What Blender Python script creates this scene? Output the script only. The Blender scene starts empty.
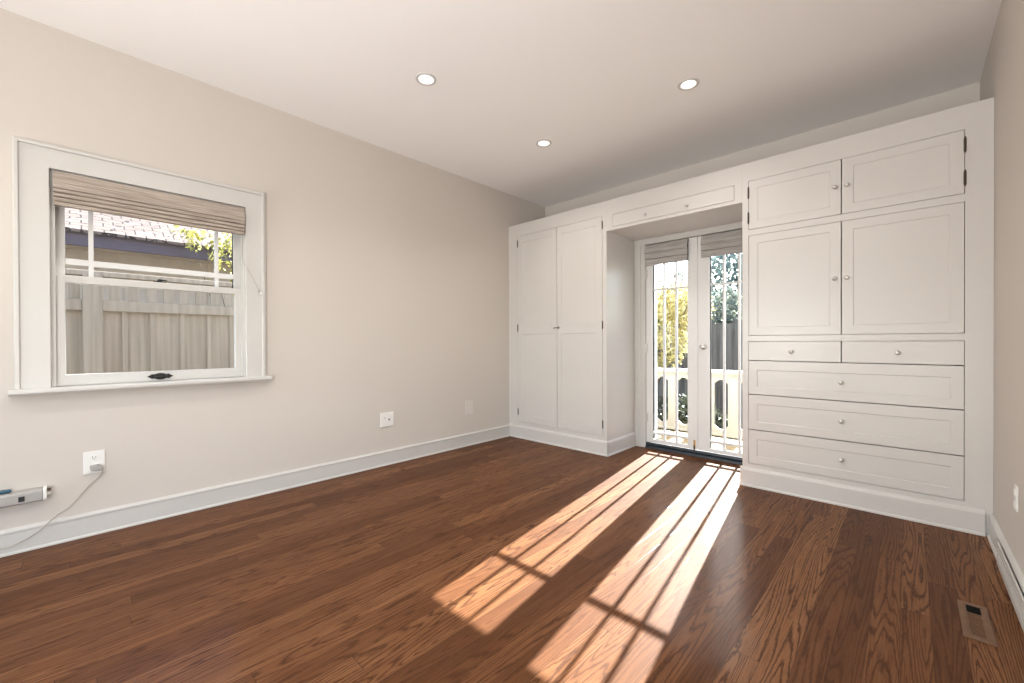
import bpy, bmesh, math, random
from mathutils import Vector, Matrix

S = bpy.context.scene
COL = S.collection
PI = math.pi
R = math.radians

# ------------------------------------------------------------------ camera
CAM = Vector((3.26, 0.0, 1.05))
YAW, PITCH, ROLL = 0.7605, 0.0051, -0.0036
F_PX, CY = 417.54, 344.32
cd = bpy.data.cameras.new('camera')
cam = bpy.data.objects.new('camera', cd)
COL.objects.link(cam)
fwd = Vector((-math.sin(YAW) * math.cos(PITCH), math.cos(YAW) * math.cos(PITCH), -math.sin(PITCH)))
right = Vector((math.cos(YAW), math.sin(YAW), 0))
up = right.cross(fwd)
r2 = right * math.cos(ROLL) + up * math.sin(ROLL)
u2 = up * math.cos(ROLL) - right * math.sin(ROLL)
M3 = Matrix((r2, u2, -fwd)).transposed()
cam.matrix_world = Matrix.Translation(CAM) @ M3.to_4x4()
cd.sensor_fit = 'HORIZONTAL'
cd.sensor_width = 36.0
cd.lens = 36.0 * F_PX / 1024.0
cd.shift_y = (CY - 341.5) / 1024.0
cd.clip_start = 0.02
S.camera = cam

# ------------------------------------------------------------------ sky, sun, added fill lights, exposure
SUN_DIR = Vector((0.337, -2.495, -1.55)).normalized()      # the way the light travels
W = bpy.data.worlds.new('world')
S.world = W
W.use_nodes = True
wn = W.node_tree.nodes
wl = W.node_tree.links
wn.clear()
wo = wn.new('ShaderNodeOutputWorld')
wb = wn.new('ShaderNodeBackground')
sk = wn.new('ShaderNodeTexSky')
sk.sky_type = 'NISHITA'
sk.sun_disc = False
sk.sun_elevation = math.asin(-SUN_DIR.z)
sk.sun_rotation = math.atan2(-SUN_DIR.x, -SUN_DIR.y)
sk.air_density = 1.0
sk.dust_density = 1.2
sk.ozone_density = 1.5
wb.inputs['Strength'].default_value = 0.68
wl.new(sk.outputs['Color'], wb.inputs['Color'])
wl.new(wb.outputs['Background'], wo.inputs['Surface'])

sd = bpy.data.lights.new('sun', 'SUN')
sd.energy = 38.0
sd.angle = R(0.4)
sd.color = (1.0, 0.98, 0.945)
so = bpy.data.objects.new('sun', sd)
COL.objects.link(so)
so.rotation_euler = SUN_DIR.to_track_quat('-Z', 'Y').to_euler()
so.location = (0, 12, 8)


def area(name, loc, direction, sx, sy, power, color=(1, 1, 1), spread=180):
    d = bpy.data.lights.new(name, 'AREA')
    d.shape = 'RECTANGLE'
    d.size, d.size_y = sx, sy
    d.energy = power
    d.color = color
    d.spread = R(spread)
    o = bpy.data.objects.new(name, d)
    COL.objects.link(o)
    o.location = loc
    o.rotation_euler = Vector(direction).to_track_quat('-Z', 'Y').to_euler()
    return o


RWX = 3.587
# added fill light, shining in through a made-up window behind the camera
area('rear_fill_light', (1.3, -3.51, 1.05), (0.62, 1.0, 0.75), 1.8, 1.4, 98.0, (1.0, 0.985, 0.965), 130)
# second added fill, outside a made-up doorway in the right-hand wall
area('side_fill_light', (RWX + 0.13, -1.10, 0.62), (-0.85, 0.95, 1.05), 1.7, 1.0, 62.0, (1.0, 0.99, 0.975), 150)
LAMP_POWER = 6.0

VS = S.view_settings
VS.view_transform = 'Standard'
VS.look = 'None'
VS.gamma = 1.0
VS.use_curve_mapping = False
VS.exposure = 0.08

# ------------------------------------------------------------------ materials


def new_mat(name):
    m = bpy.data.materials.new(name)
    m.use_nodes = True
    nt = m.node_tree
    b = nt.nodes['Principled BSDF']
    return m, nt, b


def paint(name, col, rough=0.5, var=0.04, scale=3.0, bump=0.0, bscale=120.0, metal=0.0, coat=0.0, spec=0.5):
    """plain material whose colour drifts a little with a noise"""
    m, nt, b = new_mat(name)
    tc = nt.nodes.new('ShaderNodeTexCoord')
    nz = nt.nodes.new('ShaderNodeTexNoise')
    nz.inputs['Scale'].default_value = scale
    nz.inputs['Detail'].default_value = 4
    nt.links.new(tc.outputs['Object'], nz.inputs['Vector'])
    rp = nt.nodes.new('ShaderNodeValToRGB')
    c0 = [max(0, c * (1 - var)) for c in col] + [1]
    c1 = [min(1, c * (1 + var)) for c in col] + [1]
    rp.color_ramp.elements[0].position = 0.3
    rp.color_ramp.elements[1].position = 0.7
    rp.color_ramp.elements[0].color = c0
    rp.color_ramp.elements[1].color = c1
    nt.links.new(nz.outputs['Fac'], rp.inputs['Fac'])
    nt.links.new(rp.outputs['Color'], b.inputs['Base Color'])
    b.inputs['Roughness'].default_value = rough
    b.inputs['Metallic'].default_value = metal
    b.inputs['Specular IOR Level'].default_value = spec
    if coat:
        b.inputs['Coat Weight'].default_value = coat
        b.inputs['Coat Roughness'].default_value = 0.2
    if bump:
        n2 = nt.nodes.new('ShaderNodeTexNoise')
        n2.inputs['Scale'].default_value = bscale
        nt.links.new(tc.outputs['Object'], n2.inputs['Vector'])
        bp = nt.nodes.new('ShaderNodeBump')
        bp.inputs['Strength'].default_value = bump
        bp.inputs['Distance'].default_value = 0.002
        nt.links.new(n2.outputs['Fac'], bp.inputs['Height'])
        nt.links.new(bp.outputs['Normal'], b.inputs['Normal'])
    return m


def math_node(nt, op, a=None, b=None, c=None):
    n = nt.nodes.new('ShaderNodeMath')
    n.operation = op
    for i, v in enumerate((a, b, c)):
        if v is None:
            continue
        if isinstance(v, (int, float)):
            n.inputs[i].default_value = v
        else:
            nt.links.new(v, n.inputs[i])
    return n.outputs[0]


def mix_col(nt, fac, a, b, blend='MIX'):
    n = nt.nodes.new('ShaderNodeMix')
    n.data_type = 'RGBA'
    n.blend_type = blend
    for sock, v in ((n.inputs[0], fac), (n.inputs[6], a), (n.inputs[7], b)):
        if isinstance(v, (int, float)):
            sock.default_value = v
        elif isinstance(v, tuple):
            sock.default_value = (*v, 1)
        else:
            nt.links.new(v, sock)
    return n.outputs[2]


def oak_floor():
    m, nt, b = new_mat('stained_oak_strip_floor')
    L = nt.links.new
    tc = nt.nodes.new('ShaderNodeTexCoord')
    sp = nt.nodes.new('ShaderNodeSeparateXYZ')
    L(tc.outputs['Object'], sp.inputs[0])
    x, y = sp.outputs[0], sp.outputs[1]
    bw = 0.083
    bx = math_node(nt, 'DIVIDE', x, bw)
    bi = math_node(nt, 'FLOOR', bx)
    fx = math_node(nt, 'FRACT', bx)
    w1 = nt.nodes.new('ShaderNodeTexWhiteNoise')
    w1.noise_dimensions = '1D'
    L(bi, w1.inputs['W'])
    yo = math_node(nt, 'MULTIPLY', w1.outputs['Value'], 3.7)
    by = math_node(nt, 'DIVIDE', math_node(nt, 'ADD', y, yo), 1.55)
    yi = math_node(nt, 'FLOOR', by)
    fy = math_node(nt, 'FRACT', by)
    idc = nt.nodes.new('ShaderNodeCombineXYZ')
    L(bi, idc.inputs[0])
    L(yi, idc.inputs[1])
    w2 = nt.nodes.new('ShaderNodeTexWhiteNoise')
    w2.noise_dimensions = '3D'
    L(idc.outputs[0], w2.inputs['Vector'])
    rnd = w2.outputs['Value']
    sc = nt.nodes.new('ShaderNodeSeparateColor')
    L(w2.outputs['Color'], sc.inputs[0])
    # grain space: stretched along the board, a different slice of it in every board
    gx = math_node(nt, 'ADD', x, math_node(nt, 'MULTIPLY', sc.outputs[0], 40.0))
    gy = math_node(nt, 'ADD', math_node(nt, 'MULTIPLY', y, 0.05), math_node(nt, 'MULTIPLY', sc.outputs[1], 20.0))
    gv = nt.nodes.new('ShaderNodeCombineXYZ')
    L(gx, gv.inputs[0])
    L(gy, gv.inputs[1])
    L(math_node(nt, 'MULTIPLY', sc.outputs[2], 9.0), gv.inputs[2])
    nz = nt.nodes.new('ShaderNodeTexNoise')
    nz.inputs['Scale'].default_value = 11.0
    nz.inputs['Detail'].default_value = 1.6
    nz.inputs['Roughness'].default_value = 0.42
    L(gv.outputs[0], nz.inputs['Vector'])
    jv = nt.nodes.new('ShaderNodeCombineXYZ')
    L(gx, jv.inputs[0])
    L(math_node(nt, 'MULTIPLY', y, 0.22), jv.inputs[1])
    jag = nt.nodes.new('ShaderNodeTexNoise')
    jag.inputs['Scale'].default_value = 130.0
    jag.inputs['Detail'].default_value = 2.0
    L(jv.outputs[0], jag.inputs['Vector'])
    # rings: contours of that noise, cathedral arches where it peaks
    rings = math_node(nt, 'FRACT', math_node(nt, 'MULTIPLY', math_node(nt, 'ADD', nz.outputs['Fac'], math_node(nt, 'MULTIPLY', jag.outputs['Fac'], 0.022)), 26.0))
    tri = math_node(nt, 'ABSOLUTE', math_node(nt, 'SUBTRACT', math_node(nt, 'MULTIPLY', rings, 2.0), 1.0))
    rr = nt.nodes.new('ShaderNodeValToRGB')
    rr.color_ramp.elements[0].position = 0.02
    rr.color_ramp.elements[0].color = (1, 1, 1, 1)
    rr.color_ramp.elements[1].position = 0.5
    rr.color_ramp.elements[1].color = (0, 0, 0, 1)
    L(tri, rr.inputs['Fac'])
    # fine pores
    pv = nt.nodes.new('ShaderNodeCombineXYZ')
    L(math_node(nt, 'MULTIPLY', gx, 1.0), pv.inputs[0])
    L(math_node(nt, 'MULTIPLY', y, 0.03), pv.inputs[1])
    pn = nt.nodes.new('ShaderNodeTexNoise')
    pn.inputs['Scale'].default_value = 260.0
    pn.inputs['Detail'].default_value = 3.0
    L(pv.outputs[0], pn.inputs['Vector'])
    pores = nt.nodes.new('ShaderNodeValToRGB')
    pores.color_ramp.elements[0].position = 0.36
    pores.color_ramp.elements[0].color = (1, 1, 1, 1)
    pores.color_ramp.elements[1].position = 0.56
    pores.color_ramp.elements[1].color = (0, 0, 0, 1)
    L(pn.outputs['Fac'], pores.inputs['Fac'])
    # slow streaks of stain along the board
    sv = nt.nodes.new('ShaderNodeCombineXYZ')
    L(gx, sv.inputs[0])
    L(math_node(nt, 'MULTIPLY', y, 0.12), sv.inputs[1])
    sn = nt.nodes.new('ShaderNodeTexNoise')
    sn.inputs['Scale'].default_value = 22.0
    sn.inputs['Detail'].default_value = 2.0
    L(sv.outputs[0], sn.inputs['Vector'])

    base = nt.nodes.new('ShaderNodeValToRGB')
    e = base.color_ramp.elements
    e[0].position, e[0].color = 0.0, (0.070, 0.0255, 0.0090, 1)
    e[1].position, e[1].color = 1.0, (0.275, 0.130, 0.056, 1)
    k = e.new(0.55)
    k.color = (0.160, 0.066, 0.0260, 1)
    L(math_node(nt, 'ADD', math_node(nt, 'MULTIPLY', rnd, 0.62), math_node(nt, 'MULTIPLY', sn.outputs['Fac'], 0.38)), base.inputs['Fac'])
    # how strongly a board shows its rings varies from board to board
    rs = math_node(nt, 'MULTIPLY', rr.outputs['Color'], math_node(nt, 'ADD', math_node(nt, 'MULTIPLY', sc.outputs[0], 0.35), 0.58))
    c1 = mix_col(nt, rs, base.outputs['Color'], (0.034, 0.011, 0.004))
    c2 = mix_col(nt, math_node(nt, 'MULTIPLY', pores.outputs['Color'], 0.45), c1, (0.06, 0.02, 0.008))
    # seams
    ed = math_node(nt, 'MINIMUM', fx, math_node(nt, 'SUBTRACT', 1.0, fx))
    ex = math_node(nt, 'LESS_THAN', ed, 0.010)
    ee = math_node(nt, 'MINIMUM', fy, math_node(nt, 'SUBTRACT', 1.0, fy))
    ey = math_node(nt, 'LESS_THAN', ee, 0.0007)
    seam = math_node(nt, 'MAXIMUM', ex, ey)
    c3 = mix_col(nt, math_node(nt, 'MULTIPLY', seam, 0.6), c2, (0.02, 0.008, 0.004))
    L(c3, b.inputs['Base Color'])
    b.inputs['Roughness'].default_value = 0.6
    b.inputs['Specular IOR Level'].default_value = 0.06
    b.inputs['Coat Weight'].default_value = 0.2
    b.inputs['Coat Roughness'].default_value = 0.14
    b.inputs['Coat IOR'].default_value = 1.5
    h = math_node(nt, 'ADD', math_node(nt, 'MULTIPLY', rs, 0.5), math_node(nt, 'ADD', math_node(nt, 'MULTIPLY', pores.outputs['Color'], 0.3), seam))
    bp = nt.nodes.new('ShaderNodeBump')
    bp.inputs['Strength'].default_value = 0.25
    bp.inputs['Distance'].default_value = 0.001
    bp.invert = True
    L(h, bp.inputs['Height'])
    L(bp.outputs['Normal'], b.inputs['Normal'])
    L(bp.outputs['Normal'], b.inputs['Coat Normal'])
    return m


def weave(name, ca, cb, fz=260.0):
    """woven shade cloth: fine horizontal reeds with slubs"""
    m, nt, b = new_mat(name)
    L = nt.links.new
    tc = nt.nodes.new('ShaderNodeTexCoord')
    mp = nt.nodes.new('ShaderNodeMapping')
    mp.inputs['Scale'].default_value = (6, 6, fz)
    L(tc.outputs['Object'], mp.inputs[0])
    nz = nt.nodes.new('ShaderNodeTexNoise')
    nz.inputs['Scale'].default_value = 1.0
    nz.inputs['Detail'].default_value = 4
    L(mp.outputs[0], nz.inputs['Vector'])
    rp = nt.nodes.new('ShaderNodeValToRGB')
    rp.color_ramp.elements[0].position = 0.32
    rp.color_ramp.elements[0].color = (*ca, 1)
    rp.color_ramp.elements[1].position = 0.68
    rp.color_ramp.elements[1].color = (*cb, 1)
    L(nz.outputs['Fac'], rp.inputs['Fac'])
    L(rp.outputs['Color'], b.inputs['Base Color'])
    b.inputs['Roughness'].default_value = 0.9
    bp = nt.nodes.new('ShaderNodeBump')
    bp.inputs['Strength'].default_value = 0.5
    bp.inputs['Distance'].default_value = 0.002
    L(nz.outputs['Fac'], bp.inputs['Height'])
    L(bp.outputs['Normal'], b.inputs['Normal'])
    return m


def pane_mat():
    m, nt, b = new_mat('window_glass')
    nt.nodes.remove(b)
    L = nt.links.new
    out = nt.nodes['Material Output']
    tr = nt.nodes.new('ShaderNodeBsdfTransparent')
    tr.inputs['Color'].default_value = (0.97, 0.985, 0.98, 1)
    gl = nt.nodes.new('ShaderNodeBsdfGlossy')
    gl.inputs['Roughness'].default_value = 0.01
    lw = nt.nodes.new('ShaderNodeLayerWeight')
    lw.inputs['Blend'].default_value = 0.5
    f5 = math_node(nt, 'POWER', lw.outputs['Facing'], 5.0)
    fac = math_node(nt, 'ADD', math_node(nt, 'MULTIPLY', f5, 0.6), 0.025)
    mx = nt.nodes.new('ShaderNodeMixShader')
    L(fac, mx.inputs[0])
    L(tr.outputs[0], mx.inputs[1])
    L(gl.outputs[0], mx.inputs[2])
    L(mx.outputs[0], out.inputs['Surface'])
    return m


def leaf_mat(name, ca, cb, trans=0.45):
    m, nt, b = new_mat(name)
    L = nt.links.new
    tc = nt.nodes.new('ShaderNodeTexCoord')
    nz = nt.nodes.new('ShaderNodeTexNoise')
    nz.inputs['Scale'].default_value = 5.0
    nz.inputs['Detail'].default_value = 3.0
    L(tc.outputs['Object'], nz.inputs['Vector'])
    rp = nt.nodes.new('ShaderNodeValToRGB')
    rp.color_ramp.elements[0].position = 0.35
    rp.color_ramp.elements[0].color = (*ca, 1)
    rp.color_ramp.elements[1].position = 0.65
    rp.color_ramp.elements[1].color = (*cb, 1)
    L(nz.outputs['Fac'], rp.inputs['Fac'])
    L(rp.outputs['Color'], b.inputs['Base Color'])
    b.inputs['Roughness'].default_value = 0.55
    tl = nt.nodes.new('ShaderNodeBsdfTranslucent')
    L(rp.outputs['Color'], tl.inputs['Color'])
    mx = nt.nodes.new('ShaderNodeMixShader')
    mx.inputs[0].default_value = trans
    L(b.outputs[0], mx.inputs[1])
    L(tl.outputs[0], mx.inputs[2])
    L(mx.outputs[0], nt.nodes['Material Output'].inputs['Surface'])
    return m


def board_mat(name, ca, cb, axis_scale=(30, 30, 1.2)):
    """weathered sawn board: streaks running up the board"""
    m, nt, b = new_mat(name)
    L = nt.links.new
    tc = nt.nodes.new('ShaderNodeTexCoord')
    mp = nt.nodes.new('ShaderNodeMapping')
    mp.inputs['Scale'].default_value = axis_scale
    L(tc.outputs['Object'], mp.inputs[0])
    nz = nt.nodes.new('ShaderNodeTexNoise')
    nz.inputs['Scale'].default_value = 1.0
    nz.inputs['Detail'].default_value = 5
    L(mp.outputs[0], nz.inputs['Vector'])
    rp = nt.nodes.new('ShaderNodeValToRGB')
    rp.color_ramp.elements[0].position = 0.3
    rp.color_ramp.elements[0].color = (*ca, 1)
    rp.color_ramp.elements[1].position = 0.7
    rp.color_ramp.elements[1].color = (*cb, 1)
    L(nz.outputs['Fac'], rp.inputs['Fac'])
    L(rp.outputs['Color'], b.inputs['Base Color'])
    b.inputs['Roughness'].default_value = 0.85
    return m


def shingle_mat():
    m, nt, b = new_mat('roof_shingles')
    L = nt.links.new
    tc = nt.nodes.new('ShaderNodeTexCoord')
    sp = nt.nodes.new('ShaderNodeSeparateXYZ')
    L(tc.outputs['Object'], sp.inputs[0])
    cb = nt.nodes.new('ShaderNodeCombineXYZ')
    L(sp.outputs[1], cb.inputs[0])
    wob = nt.nodes.new('ShaderNodeTexNoise')
    wob.inputs['Scale'].default_value = 7.0
    L(tc.outputs['Object'], wob.inputs['Vector'])
    L(math_node(nt, 'ADD', math_node(nt, 'MULTIPLY', sp.outputs[0], 1.0), math_node(nt, 'MULTIPLY', wob.outputs['Fac'], 0.2)), cb.inputs[1])
    br = nt.nodes.new('ShaderNodeTexBrick')
    br.inputs['Scale'].default_value = 1.0
    br.inputs['Brick Width'].default_value = 0.17
    br.inputs['Row Height'].default_value = 0.105
    br.inputs['Mortar Size'].default_value = 0.008
    br.inputs['Mortar Smooth'].default_value = 0.4
    br.inputs['Color1'].default_value = (0.20, 0.15, 0.125, 1)
    br.inputs['Color2'].default_value = (0.13, 0.095, 0.08, 1)
    br.inputs['Mortar'].default_value = (0.03, 0.02, 0.018, 1)
    L(cb.outputs[0], br.inputs['Vector'])
    L(br.outputs['Color'], b.inputs['Base Color'])
    b.inputs['Roughness'].default_value = 0.9
    bp = nt.nodes.new('ShaderNodeBump')
    bp.inputs['Strength'].default_value = 0.8
    bp.inputs['Distance'].default_value = 0.01
    bp.invert = True
    L(br.outputs['Fac'], bp.inputs['Height'])
    L(bp.outputs['Normal'], b.inputs['Normal'])
    return m


def emit_mat(name, col, s):
    m, nt, b = new_mat(name)
    b.inputs['Base Color'].default_value = (*col, 1)
    b.inputs['Emission Color'].default_value = (*col, 1)
    b.inputs['Emission Strength'].default_value = s
    return m


M = {}
M['wall'] = paint('beige_wall_paint', (0.605, 0.558, 0.508), 0.7, 0.015, 1.2, 0.06, 240)
M['ceiling'] = paint('ceiling_paint', (0.90, 0.885, 0.87), 0.8, 0.015, 1.0, 0.05, 240)
M['trim'] = paint('white_trim_paint', (0.585, 0.572, 0.545), 0.32, 0.015, 2.0)
M['cabinet'] = paint('white_cabinet_paint', (0.61, 0.588, 0.558), 0.3, 0.015, 2.0)
M['door'] = paint('white_door_paint', (0.74, 0.74, 0.73), 0.3, 0.015, 2.0)
M['floor'] = oak_floor()
M['shade'] = weave('woven_shade_cloth', (0.24, 0.20, 0.165), (0.50, 0.43, 0.37))
M['shade_dark'] = weave('woven_grey_shade_cloth', (0.26, 0.245, 0.23), (0.50, 0.48, 0.455), 330)
M['lining'] = paint('dark_shade_lining', (0.03, 0.05, 0.06), 0.7, 0.1, 8)
M['glass'] = pane_mat()
M['iron'] = paint('black_iron', (0.022, 0.021, 0.02), 0.5, 0.15, 30, metal=0.4)
M['bronze'] = paint('dark_bronze_hinge', (0.085, 0.07, 0.055), 0.45, 0.15, 30, metal=0.7)
M['nickel'] = paint('satin_nickel', (0.62, 0.60, 0.57), 0.3, 0.05, 30, metal=0.5)
M['brass'] = paint('brass', (0.55, 0.36, 0.14), 0.35, 0.1, 30, metal=0.9)
M['plate'] = paint('white_plastic', (0.80, 0.79, 0.76), 0.35, 0.01, 5)
M['plate_painted'] = paint('beige_painted_plate', (0.66, 0.625, 0.58), 0.5, 0.01, 5)
M['grey_plastic'] = paint('grey_plastic', (0.38, 0.365, 0.345), 0.45, 0.03, 9)
M['plug_grey'] = paint('plug_grey', (0.36, 0.345, 0.325), 0.5, 0.05, 20)
M['cord_mat'] = paint('grey_cord', (0.42, 0.38, 0.33), 0.5, 0.05, 20)
M['black'] = paint('black_plastic', (0.012, 0.012, 0.012), 0.4, 0.1, 20)
M['slot_black'] = paint('dull_black', (0.006, 0.006, 0.006), 0.9, 0.1, 20, spec=0.1)
M['blue'] = paint('blue_plastic', (0.015, 0.085, 0.14), 0.4, 0.1, 20)
M['seal'] = paint('dark_threshold', (0.018, 0.025, 0.033), 0.35, 0.2, 14)
M['vent_wood'] = paint('stained_oak_vent', (0.15, 0.078, 0.04), 0.5, 0.15, 25)
M['fence'] = board_mat('taupe_fence_boards', (0.31, 0.262, 0.205), (0.44, 0.375, 0.305))
M['house'] = board_mat('neighbour_siding', (0.44, 0.38, 0.325), (0.55, 0.48, 0.415), (8, 8, 2))
M['fascia'] = paint('purple_grey_fascia', (0.095, 0.072, 0.092), 0.6, 0.12, 6)
M['shingle'] = shingle_mat()
M['railing'] = paint('cream_railing_paint', (0.34, 0.315, 0.265), 0.5, 0.03, 4)
M['deck'] = board_mat('ochre_deck_boards', (0.22, 0.155, 0.08), (0.34, 0.25, 0.13), (1.5, 30, 30))
M['sill'] = paint('white_sill_paint', (0.75, 0.74, 0.70), 0.4, 0.03, 4)
M['soil'] = paint('garden_soil', (0.10, 0.085, 0.06), 0.95, 0.4, 2.5, 0.5, 14)
M['bark'] = board_mat('tree_bark', (0.045, 0.035, 0.028), (0.13, 0.10, 0.08), (18, 18, 3))
M['oldfence'] = board_mat('old_grey_boards', (0.06, 0.055, 0.05), (0.24, 0.22, 0.20), (14, 14, 0.7))
M['leaf_yellow'] = leaf_mat('yellow_leaves', (0.40, 0.34, 0.13), (0.74, 0.66, 0.32), 0.42)
M['leaf_green'] = leaf_mat('green_leaves', (0.08, 0.12, 0.05), (0.24, 0.29, 0.13), 0.4)
M['leaf_blue'] = leaf_mat('blue_green_leaves', (0.10, 0.15, 0.14), (0.27, 0.34, 0.32), 0.35)
M['leaf_haze'] = leaf_mat('grey_green_leaves', (0.16, 0.19, 0.15), (0.38, 0.42, 0.36), 0.4)  # paler leaves, with the bright haze put into their colour
M['leaf_dark'] = leaf_mat('dark_hedge_leaves', (0.03, 0.04, 0.025), (0.09, 0.10, 0.06), 0.25)
M['leaf_vine'] = leaf_mat('yellow_green_leaves', (0.16, 0.17, 0.04), (0.48, 0.44, 0.12), 0.45)

# ------------------------------------------------------------------ mesh helpers


def BM():
    return bmesh.new()


def box(bm, x0, x1, y0, y1, z0, z1, bev=0.0):
    t = bmesh.new()
    bmesh.ops.create_cube(t, size=1)
    for v in t.verts:
        v.co = Vector((x0 + (v.co.x + .5) * (x1 - x0), y0 + (v.co.y + .5) * (y1 - y0), z0 + (v.co.z + .5) * (z1 - z0)))
    if bev > 0:
        bmesh.ops.bevel(t, geom=t.edges[:], offset=bev, segments=2, profile=0.5, affect='EDGES')
    merge(bm, t)
    return bm


def merge(bm, t):
    me = bpy.data.meshes.new('tmp')
    t.to_mesh(me)
    t.free()
    bm.from_mesh(me)
    bpy.data.meshes.remove(me)


def prism(bm, pts, axis, a0, a1):
    """closed outline pts (2-d) pushed along an axis; 'x': pts are (y,z), 'y': (x,z), 'z': (x,y)"""
    def P(p, a):
        if axis == 'x':
            return (a, p[0], p[1])
        if axis == 'y':
            return (p[0], a, p[1])
        return (p[0], p[1], a)
    v0 = [bm.verts.new(P(p, a0)) for p in pts]
    v1 = [bm.verts.new(P(p, a1)) for p in pts]
    n = len(pts)
    fs = [bm.faces.new(v0), bm.faces.new(v1[::-1])]
    for i in range(n):
        fs.append(bm.faces.new((v0[i], v1[i], v1[(i + 1) % n], v0[(i + 1) % n])))
    bmesh.ops.recalc_face_normals(bm, faces=fs)
    return bm


def tube(bm, pts, r, seg=10):
    pts = [Vector(p) for p in pts]
    rings = []
    n = len(pts)
    rr = r if isinstance(r, (list, tuple)) else [r] * n
    ref = Vector((0.31, 0.2, 0.93)).normalized()
    for i, p in enumerate(pts):
        d = (pts[min(i + 1, n - 1)] - pts[max(i - 1, 0)]).normalized()
        a = d.cross(ref)
        if a.length < 1e-3:
            a = d.cross(Vector((1, 0, 0)))
        a.normalize()
        b = d.cross(a)
        rings.append([bm.verts.new(p + (a * math.cos(2 * PI * k / seg) + b * math.sin(2 * PI * k / seg)) * rr[i]) for k in range(seg)])
    for i in range(n - 1):
        for k in range(seg):
            bm.faces.new((rings[i][k], rings[i][(k + 1) % seg], rings[i + 1][(k + 1) % seg], rings[i + 1][k]))
    bm.faces.new(rings[0][::-1])
    bm.faces.new(rings[-1])
    bmesh.ops.recalc_face_normals(bm, faces=bm.faces[:])
    return bm


def smooth_path(pts, k=6):
    """Catmull-Rom through the points"""
    P = [Vector(p) for p in pts]
    P = [P[0] * 2 - P[1]] + P + [P[-1] * 2 - P[-2]]
    out = []
    for i in range(1, len(P) - 2):
        for j in range(k):
            t = j / k
            a, b, c, d = P[i - 1], P[i], P[i + 1], P[i + 2]
            out.append(0.5 * ((2 * b) + (c - a) * t + (2 * a - 5 * b + 4 * c - d) * t * t + (3 * b - a - 3 * c + d) * t ** 3))
    out.append(P[-2])
    return out


def lathe(bm, prof, centre, axis, seg=20):
    """prof: (radius, distance along axis) pairs"""
    c = Vector(centre)
    ax = Vector(axis).normalized()
    a = ax.orthogonal().normalized()
    b = ax.cross(a)
    rings = []
    for r, h in prof:
        if r < 1e-6:
            rings.append([bm.verts.new(c + ax * h)])
        else:
            rings.append([bm.verts.new(c + ax * h + (a * math.cos(2 * PI * k / seg) + b * math.sin(2 * PI * k / seg)) * r) for k in range(seg)])
    fs = []
    for A, B in zip(rings, rings[1:]):
        for k in range(seg):
            k2 = (k + 1) % seg
            q = [A[k % len(A)], A[k2 % len(A)], B[k2 % len(B)], B[k % len(B)]]
            u = []
            for v in q:
                if v not in u:
                    u.append(v)
            if len(u) >= 3:
                fs.append(bm.faces.new(u))
    for Rg in (rings[0], rings[-1]):
        if len(Rg) > 2:
            fs.append(bm.faces.new(Rg))
    bmesh.ops.recalc_face_normals(bm, faces=bm.faces[:])
    return bm


def holed(bm, axis, d0, d1, a0, a1, b0, b1, holes):
    """ONE connected slab between depths d0..d1 along axis with rectangular holes (a0,a1,b0,b1).
    axis 'y': a=x b=z; axis 'x': a=y b=z; axis 'z': a=x b=y"""
    As = sorted({a0, a1, *[h[0] for h in holes], *[h[1] for h in holes]})
    Bs = sorted({b0, b1, *[h[2] for h in holes], *[h[3] for h in holes]})

    def P(a, b, d):
        return {'y': (a, d, b), 'x': (d, a, b), 'z': (a, b, d)}[axis]

    def solid(i, j):
        if i < 0 or j < 0 or i >= len(As) - 1 or j >= len(Bs) - 1:
            return False
        ca, cb = (As[i] + As[i + 1]) / 2, (Bs[j] + Bs[j + 1]) / 2
        return not any(h[0] < ca < h[1] and h[2] < cb < h[3] for h in holes)
    V = {}

    def v(i, j, k):
        if (i, j, k) not in V:
            V[(i, j, k)] = bm.verts.new(P(As[i], Bs[j], (d0, d1)[k]))
        return V[(i, j, k)]
    for i in range(len(As) - 1):
        for j in range(len(Bs) - 1):
            if not solid(i, j):
                continue
            bm.faces.new((v(i, j, 0), v(i + 1, j, 0), v(i + 1, j + 1, 0), v(i, j + 1, 0)))
            bm.faces.new((v(i, j, 1), v(i, j + 1, 1), v(i + 1, j + 1, 1), v(i + 1, j, 1)))
            for (di, dj, p, q) in ((-1, 0, (i, j), (i, j + 1)), (1, 0, (i + 1, j), (i + 1, j + 1)), (0, -1, (i, j), (i + 1, j)), (0, 1, (i, j + 1), (i + 1, j + 1))):
                if not solid(i + di, j + dj):
                    bm.faces.new((v(*p, 0), v(*q, 0), v(*q, 1), v(*p, 1)))
    bmesh.ops.recalc_face_normals(bm, faces=bm.faces[:])
    return bm


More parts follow.
